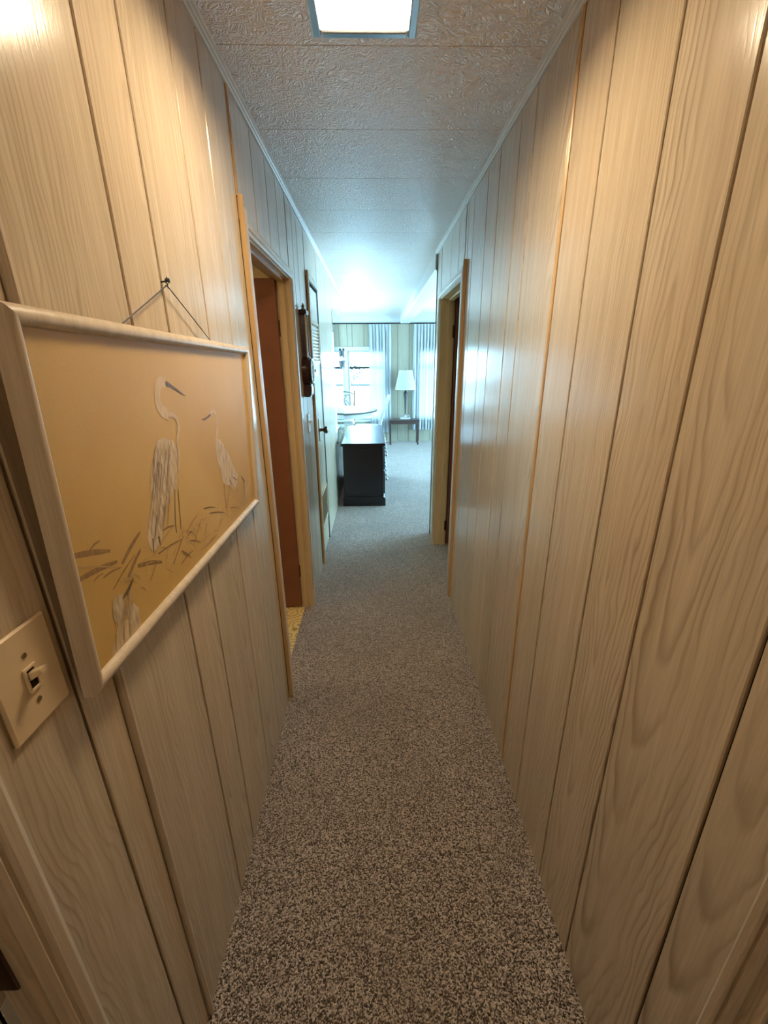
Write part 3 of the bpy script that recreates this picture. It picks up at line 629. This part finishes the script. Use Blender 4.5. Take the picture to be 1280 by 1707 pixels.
# ------------------------------------------------------------------ light switches
def switch(name, yc, zc, w, hgt, label, mat):
    r = tag(empty(name, (XL, yc, zc-hgt/2)), label, 'light switch')
    MB().cbox(XL, XL+.005, yc-w/2, yc+w/2, zc-hgt/2, zc+hgt/2, .003).build('plate', M[mat], r)
    MB().box(XL+.005, XL+.0056, yc-.006, yc+.006, zc-.013, zc+.013).build('toggle_slot', M['groove'], r)
    MB().box(XL+.005, XL+.0075, yc-.0085, yc-.006, zc-.016, zc+.016).box(XL+.005, XL+.0075, yc+.006, yc+.0085, zc-.016, zc+.016).box(XL+.005, XL+.0075, yc-.006, yc+.006, zc+.013, zc+.016).box(XL+.005, XL+.0075, yc-.006, yc+.006, zc-.016, zc-.013).build('toggle_collar', M[mat], r)
    MB().extr([(0, -.003), (0, .008), (.018, .015), (.018, .009)], (XL+.0045, yc-.0045, zc), (1, 0, 0), (0, 0, 1), (0, .009, 0)).build('toggle', M[mat], r)
    for dz in (-.031, .031): MB().lathe([(.0035, 0), (.0033, .001), (.001, .0013)], (XL+.005, yc, zc+dz), 10, 'x').build('screw', M['brass'], r)
switch('light_switch', .400, 1.106, .086, .129, 'large ivory light switch plate below the near end of the picture', 'ivory')
switch('light_switch', 2.60, 1.10, .07, .115, 'small light switch plate below the banjo clock', 'white_trim')

# ------------------------------------------------------------------ banjo wall clock
YC = 2.56
ck = tag(empty('wall_clock', (XL, YC, 1.26)), 'dark mahogany banjo shaped wall clock with pale brass side rims', 'clock')
def outl(pts, x0, x1):
    mb = MB(); return mb.extr([(p[0], p[1]) for p in pts], (x0, YC, 0), (0, 1, 0), (0, 0, 1), (x1-x0, 0, 0))
outl([(-.036, 1.47), (.036, 1.47), (.026, 1.70), (-.026, 1.70)], XL, XL+.030).build('throat', M['mahogany'], ck, bevel=.003)
rim = [(.040, 1.46), (.046, 1.46), (.034, 1.70), (.028, 1.70)]
for s_ in (1, -1): outl([(p*s_, z) for p, z in rim], XL+.028, XL+.036).build('side_rim', M['brass'], ck)
outl([(-.045, 1.70), (.045, 1.70), (.050, 1.712), (.044, 1.722), (-.044, 1.722), (-.050, 1.712)], XL, XL+.040).build('crown', M['mahogany'], ck, bevel=.002)
MB().lathe([(.010, 0), (.012, .006), (.006, .012), (.010, .020), (.004, .032), (.001, .036)], (XL+.018, YC, 1.722), 12).build('finial', M['brass'], ck)
bd = MB().lathe([(.085, 0), (.086, .032), (.080, .040), (.070, .044)], (XL, YC, 1.402), 40, 'x').build('body', M['mahogany'], ck)
MB().lathe([(.060, .044), (.068, .044), (.072, .048), (.068, .052), (.060, .050)], (XL, YC, 1.402), 40, 'x', closed=True).build('bezel', M['brass'], bd)
MB().lathe([(.060, .0435), (.060, .046)], (XL, YC, 1.402), 40, 'x').build('dial', M['white_paint'], bd)
for a, L in ((.6, .03), (2.6, .045)): MB().tube([(XL+.047, YC, 1.402), (XL+.047, YC+L*math.sin(a), 1.402+L*math.cos(a))], .0015, 6).build('clock_hand', M['black'], bd)
outl([(-.052, 1.268), (.052, 1.268), (.045, 1.33), (-.045, 1.33)], XL, XL+.042).build('base_box', M['mahogany'], ck, bevel=.003)
outl([(-.030, 1.258), (.030, 1.258), (.042, 1.268), (-.042, 1.268)], XL, XL+.034).build('base_drop', M['mahogany'], ck, bevel=.002)
outl([(-.034, 1.282), (.034, 1.282), (.030, 1.318), (-.030, 1.318)], XL+.042, XL+.045).build('glass_tablet', M['brass'], ck)

# ------------------------------------------------------------------ mirror and sconce at the end of the left wall
mr = tag(empty('wall_mirror', (XL, 5.0, .62)), 'tall frameless mirror panel on the wall above the dark console', 'mirror')
MB().cbox(XL, XL+.005, 4.462, 5.535, .62, 1.935, .002).build('glass', M['mirror'], mr)
for y in (4.60, 5.40):
    for z in (.61, 1.925): MB().cbox(XL, XL+.008, y-.01, y+.01, z, z+.02, .002).build('clip', M['chrome'], mr)
sc = tag(empty('wall_sconce', (XL, 5.545, 1.36)), 'small pewter candle sconce at the end of the mirror wall', 'sconce')
XS, YS = XL+.026, 5.548
MB().cbox(XL, XL+.006, 5.54, 5.557, 1.37, 1.60, .002).build('back_plate', M['pewter'], sc)
for z in (1.385, 1.50): MB().tube([(XL+.004, YS, z+.03), (XL+.025, YS, z+.006), (XS, YS, z)], .004, 8).build('arm', M['pewter'], sc)
MB().lathe([(.005, 0), (.014, .008), (.022, .022), (.020, .060), (.026, .075), (.021, .082)], (XS, YS, 1.505), 16).build('upper_cup', M['pewter'], sc)
MB().lathe([(.004, -.03), (.010, -.018), (.007, 0), (.020, .010), (.022, .055), (.030, .075), (.024, .085)], (XS, YS, 1.385), 16).build('lower_cup', M['pewter'], sc)
MB().lathe([(.011, 0), (.015, .010), (.010, .022), (.002, .026)], (XS, YS, 1.586), 12).build('finial', M['black'], sc)

# ------------------------------------------------------------------ console dresser
dx0, dx1, dy0, dy1, dz = -.338, .080, 4.225, 5.46, .672
dr = tag(empty('console_dresser', ((dx0+dx1)/2, (dy0+dy1)/2, 0)), 'dark espresso low dresser with a shiny top under the wall mirror', 'dresser')
MB().cbox(dx0, dx1, dy0, dy1, .10, dz-.028, .004).build('body', M['espresso'], dr)
MB().extr([(0, 0), (0, .018), (.004, .026), (.010, .028), (dx1-dx0+.026, .028), (dx1-dx0+.032, .026), (dx1-dx0+.036, .018), (dx1-dx0+.036, 0)], (dx0-.016, dy0-.018, dz-.028), (1, 0, 0), (0, 0, 1), (0, dy1-dy0+.036, 0)).build('top', M['espresso'], dr)
MB().extr([(-.012, 0), (-.012, .082), (-.004, .095), (0, .100), (dx1-dx0, .100), (dx1-dx0+.006, .095), (dx1-dx0+.018, .082), (dx1-dx0+.018, 0)], (dx0, dy0-.014, 0), (1, 0, 0), (0, 0, 1), (0, dy1-dy0+.028, 0)).build('plinth', M['espresso'], dr)
MB().box(dx0+.04, dx1-.04, dy0-.005, dy0+.002, .13, dz-.06).build('end_panel', M['espresso'], dr, bevel=.002)
for i in range(3):
    for j in range(2):
        y0 = dy0+.03+i*.40; z0 = .125+j*.262
        dw = MB().cbox(dx1-.002, dx1+.014, y0, y0+.375, z0, z0+.245, .003).build('drawer', M['espresso'], dr)
        for yk in (y0+.09, y0+.285): MB().lathe([(.008, 0), (.006, .012), (.014, .018), (.016, .026), (.008, .032), (.001, .033)], (dx1+.014, yk, z0+.135), 14, 'x').build('knob', M['pewter'], dw)

# ------------------------------------------------------------------ side table and lamp
tx0, tx1, ty0, ty1, tz = .25, .81, 7.66, 7.93, .452
st = tag(empty('side_table', ((tx0+tx1)/2, (ty0+ty1)/2, 0)), 'small dark walnut side table under the white lamp', 'side table')
MB().cbox(tx0, tx1, ty0, ty1, tz-.022, tz, .004).build('table_top', M['dark_table'], st)
for a, b_, c, d in ((tx0+.02, tx1-.02, ty0+.012, ty0+.03), (tx0+.02, tx1-.02, ty1-.03, ty1-.012), (tx0+.012, tx0+.03, ty0+.02, ty1-.02), (tx1-.03, tx1-.012, ty0+.02, ty1-.02)):
    MB().box(a, b_, c, d, tz-.075, tz-.022).build('apron', M['dark_table'], st)
for x in (tx0+.028, tx1-.028):
    for y in (ty0+.028, ty1-.028):
        MB().extr([(-.014, -.014), (.014, -.014), (.014, .014), (-.014, .014)], (x, y, 0), (1, 0, 0), (0, 1, 0), (0, 0, tz-.022)).build('leg', M['dark_table'], st, bevel=.003)
lx, ly = .553, 7.81
lp = tag(empty('table_lamp', (lx, ly, tz)), 'table lamp with a white tapered shade, dark stem and crystal base', 'lamp')
MB().cbox(lx-.09, lx+.09, ly-.06, ly+.06, tz, tz+.03, .006).build('base_plate', M['white_paint'], lp)
for i, (ddx, ddy) in enumerate(((-.06, 0), (.06, 0), (0, .045), (0, -.045))):
    MB().lathe([(.004, 0), (.018, .006), (.026, .022), (.022, .040), (.008, .050)], (lx+ddx, ly+ddy, tz+.03), 8).build('crystal', M['crystal'], lp)
MB().lathe([(.020, 0), (.016, .02), (.010, .05), (.010, .06)], (lx, ly, tz+.03), 16).build('stem_foot', M['white_paint'], lp)
MB().lathe([(.010, 0), (.013, .06), (.022, .25), (.037, .365), (.037, .38), (.018, .41), (.010, .42), (.010, .50)], (lx, ly, tz+.085), 20).build('stem', M['edge_dark'], lp)
z0, z1, r0, r1 = .985, 1.300, .189, .119
sd = MB().lathe([(r0, z0), (r1, z1), (r1-.003, z1), (r0-.003, z0)], (lx, ly, 0), 40, closed=True).build('lamp_shade', M['shade'], lp)
for r, z in ((r0, z0), (r1, z1)): MB().lathe([(r+.001, z-.004), (r+.001, z+.004), (r-.004, z+.004), (r-.004, z-.004)], (lx, ly, 0), 40, closed=True).build('shade_trim', M['white_paint'], sd)
for k in range(3):
    a = k*2*math.pi/3; MB().tube([(lx, ly, z1-.02), (lx+(r1-.003)*math.cos(a), ly+(r1-.003)*math.sin(a), z1-.006)], .002, 6).build('shade_spider', M['brass'], sd)
MB().tube([(lx, ly, .95), (lx, ly, z1+.005)], .004, 8).build('harp_rod', M['brass'], sd)
MB().lathe([(.003, 0), (.009, .006), (.008, .016), (.002, .022)], (lx, ly, z1+.003), 12).build('finial', M['brass'], sd)

# ------------------------------------------------------------------ sheer curtains
def curtain(x0, x1, zb, zt, folds, label, ph):
    n = folds*10; rows = 14; vs = []
    for r in range(rows+1):
        t = r/rows; z = zb + (zt-zb)*t; pinch = max(0, (t-.86)/.14)
        for i in range(n+1):
            u = i/n; a = u*folds*2*math.pi+ph
            x = x0+(x1-x0)*u + .010*math.sin(a*2+1.3)*(1-pinch)
            y = YF-.058 + (.020*math.sin(a)+.007*math.sin(a*.5+t*3+ph))*(1-.45*pinch)
            vs.append((x, y, z))
    mb = MB(); mb.sm = True
    mb.add(vs, [(r*(n+1)+i, r*(n+1)+i+1, (r+1)*(n+1)+i+1, (r+1)*(n+1)+i) for r in range(rows) for i in range(n)])
    root = tag(empty('sheer_curtain', ((x0+x1)/2, YF-.05, zb)), label, 'curtain')
    mb.build('drape', M['sheer'], root, smooth=True)
    for k in range(folds):
        x = x0+(x1-x0)*(k+.5)/folds
        MB().lathe([(.003, -.10), (.009, -.06), (.013, -.015), (.014, 0)], (x, YF-.056, zt+.002), 8).build('pinch_pleat', M['sheer'], root)
curtain(-.10, .292, .19, 2.070, 7, 'sheer white curtain covering the edge of the dining window behind the chair', 0)
curtain(.70, 1.09, .235, 2.070, 7, 'sheer white curtain hanging between the lamp and the bedroom doorway', 1.1)

# ------------------------------------------------------------------ dining table and chairs
tcx, tcy, tr, tzz = -.575, 6.86, .60, .735
dt = tag(empty('dining_table', (tcx, tcy, 0)), 'round whitewashed pedestal dining table by the window', 'table')
MB().lathe([(tr-.03, -.034), (tr-.01, -.030), (tr, -.018), (tr-.002, -.004), (tr-.012, 0)], (tcx, tcy, tzz), 56).build('table_top', M['whitewash'], dt)
MB().lathe([(tr-.006, -.026), (tr+.004, -.024), (tr+.006, -.010), (tr-.002, -.002)], (tcx, tcy, tzz), 56).build('edge_band', plain('table_edge', (.06, .055, .05), .5), dt)
MB().lathe([(tr-.10, -.10), (tr-.09, -.10), (tr-.08, -.034), (tr-.10, -.034)], (tcx, tcy, tzz), 48, closed=True).build('apron', M['whitewash'], dt)
MB().lathe([(.10, .04), (.11, .08), (.06, .16), (.05, .30), (.075, .42), (.06, .55), (.10, .64), (.16, .70)], (tcx, tcy, 0), 24).build('pedestal', M['whitewash'], dt)
for k in range(4):
    a = k*math.pi/2; c_, s_ = math.cos(a), math.sin(a)
    MB().tube([(tcx+.06*c_, tcy+.06*s_, .14), (tcx+.2*c_, tcy+.2*s_, .09), (tcx+.36*c_, tcy+.36*s_, .022)], [.035, .03, .022], 10).build('foot', M['whitewash'], dt)
def chair(cx, cy_, ang, label, scroll):
    r = tag(empty('dining_chair', (cx, cy_, 0), (0, 0, ang)), label, 'chair', None); WORG[r.name] = Vector((0, 0, 0))
    # local: the chair faces +y, back at -y
    w, d, sh_ = .20, .21, .45
    MB().cbox(-w, w, -d+.02, d, sh_-.03, sh_, .01).build('seat_frame', M['whitewash'], r)
    MB().cbox(-w+.015, w-.015, -d+.03, d-.01, sh_, sh_+.04, .018).build('seat_cushion', M['whitewash'], r)
    for sx_ in (-1, 1):
        MB().tube([(sx_*(w-.03), d-.035, sh_-.02), (sx_*(w-.02), d-.02, .01)], [.020, .013], 10).build('leg', M['whitewash'], r)
        MB().tube([(sx_*(w-.02), -d-.045, .01), (sx_*(w-.02), -d+.005, sh_*.55), (sx_*(w-.015), -d+.02, sh_), (sx_*(w-.01), -d-.05, .72), (sx_*w, -d-.145, .955)], [.014, .018, .020, .019, .016], 10).build('back_post', M['whitewash'] if not scroll else M['oak2'], r)
    f_ = lambda z: -d+.02-(z-sh_)*.33 if z > sh_ else -d
    mat = M['whitewash'] if not scroll else M['taupe']
    def bar(pts, rr=.008): MB().tube([(x, f_(z), z) for x, z in pts], rr, 8).build('back_rail' , mat, r)
    bar([(-w+.01, .90), (-.1, .935), (0, .945), (.1, .935), (w-.01, .90)], .011); bar([(-w+.01, .87), (-.1, .89), (0, .875), (.1, .89), (w-.01, .87)], .007); bar([(-w+.015, .56), (w-.015, .56)], .009)
    if scroll:
        for s_ in (-1, 1):
            bar([(s_*.02, .56), (s_*.10, .64), (s_*.10, .74), (s_*.03, .80), (s_*.0, .75), (s_*.04, .72)], .008)
            bar([(s_*.0, .60), (s_*.06, .70), (s_*.0, .80), (s_*.05, .87)], .008); bar([(s_*.12, .56), (s_*.14, .70), (s_*.11, .88)], .008)
    else:
        for x in (-.12, -.06, 0, .06, .12): bar([(x, .56), (x*1.1, .72), (x, .89)], .006)
    return r
M['oak2'] = plain('tan_post', (.20, .12, .07), .5); M['taupe'] = plain('taupe_scroll', (.13, .12, .10), .5)
chair(-.57, 7.52, math.pi, 'white scroll back dining chair in front of the bright window', True)
chair(-.13, 6.78, math.pi/2, 'white spindle back dining chair seen side on beside the dining table', False)

# ------------------------------------------------------------------ outdoors
struct(MB().box(-40, 40, 20, 70, -.75, -.55).build('ground', plain('pale_paving', (.72, .70, .66), .9)), 'sunlit pale paving outside the window', 'ground')
fe = tag(empty('garden_wall', (-1.5, 26, -.55)), 'low grey garden wall far outside the window', 'wall')
MB().box(-14, 10, 26, 26.2, -.55, .10).build('wall_body', plain('wall_block', (.62, .60, .57), .9), fe)
MB().box(-14, 10, 25.94, 26.26, .10, .22).build('coping', plain('coping_grey', (.02, .02, .019), .9), fe)
leafm = plain('dark_foliage', (.032, .036, .028), .8, var=.4, scale=3)  # leaves have a very dark colour of their own
def tree(x, y, z, r, label):
    root = tag(empty('garden_shrub', (x, y, -.55)), label, 'shrub')
    MB().tube([(x, y, -.55), (x+.1, y, z*.5), (x, y, z)], [.16, .12, .07], 10).build('trunk', plain('bark', (.2, .16, .12), .9), root)
    mb = MB()
    for i in range(420):
        a, b_, rr = random.uniform(0, 6.28), random.uniform(-1, 1), r*random.uniform(.45, 1)**.6
        q = math.sqrt(1-b_*b_); p = Vector((x+rr*q*math.cos(a)*1.5, y+rr*q*math.sin(a), z+rr*b_*.6))
        s_ = random.uniform(.06, .12); e = Euler((random.uniform(0, 6), random.uniform(0, 6), random.uniform(0, 6))).to_matrix()
        mb.add([p+e@Vector(v)*s_ for v in ((-1, 0, 0), (0, -.45, .1), (1, 0, 0), (0, .45, .1))], [(0, 1, 2, 3)])
    o = mb.build('foliage', leafm, root); o['kind'] = 'stuff'
tree(-1.9, 24, .85, 1.0, 'leafy garden shrub seen through the dining window')
tree(3.2, 27, .9, 1.1, 'garden shrub hidden behind the sheer curtain of the dining window')
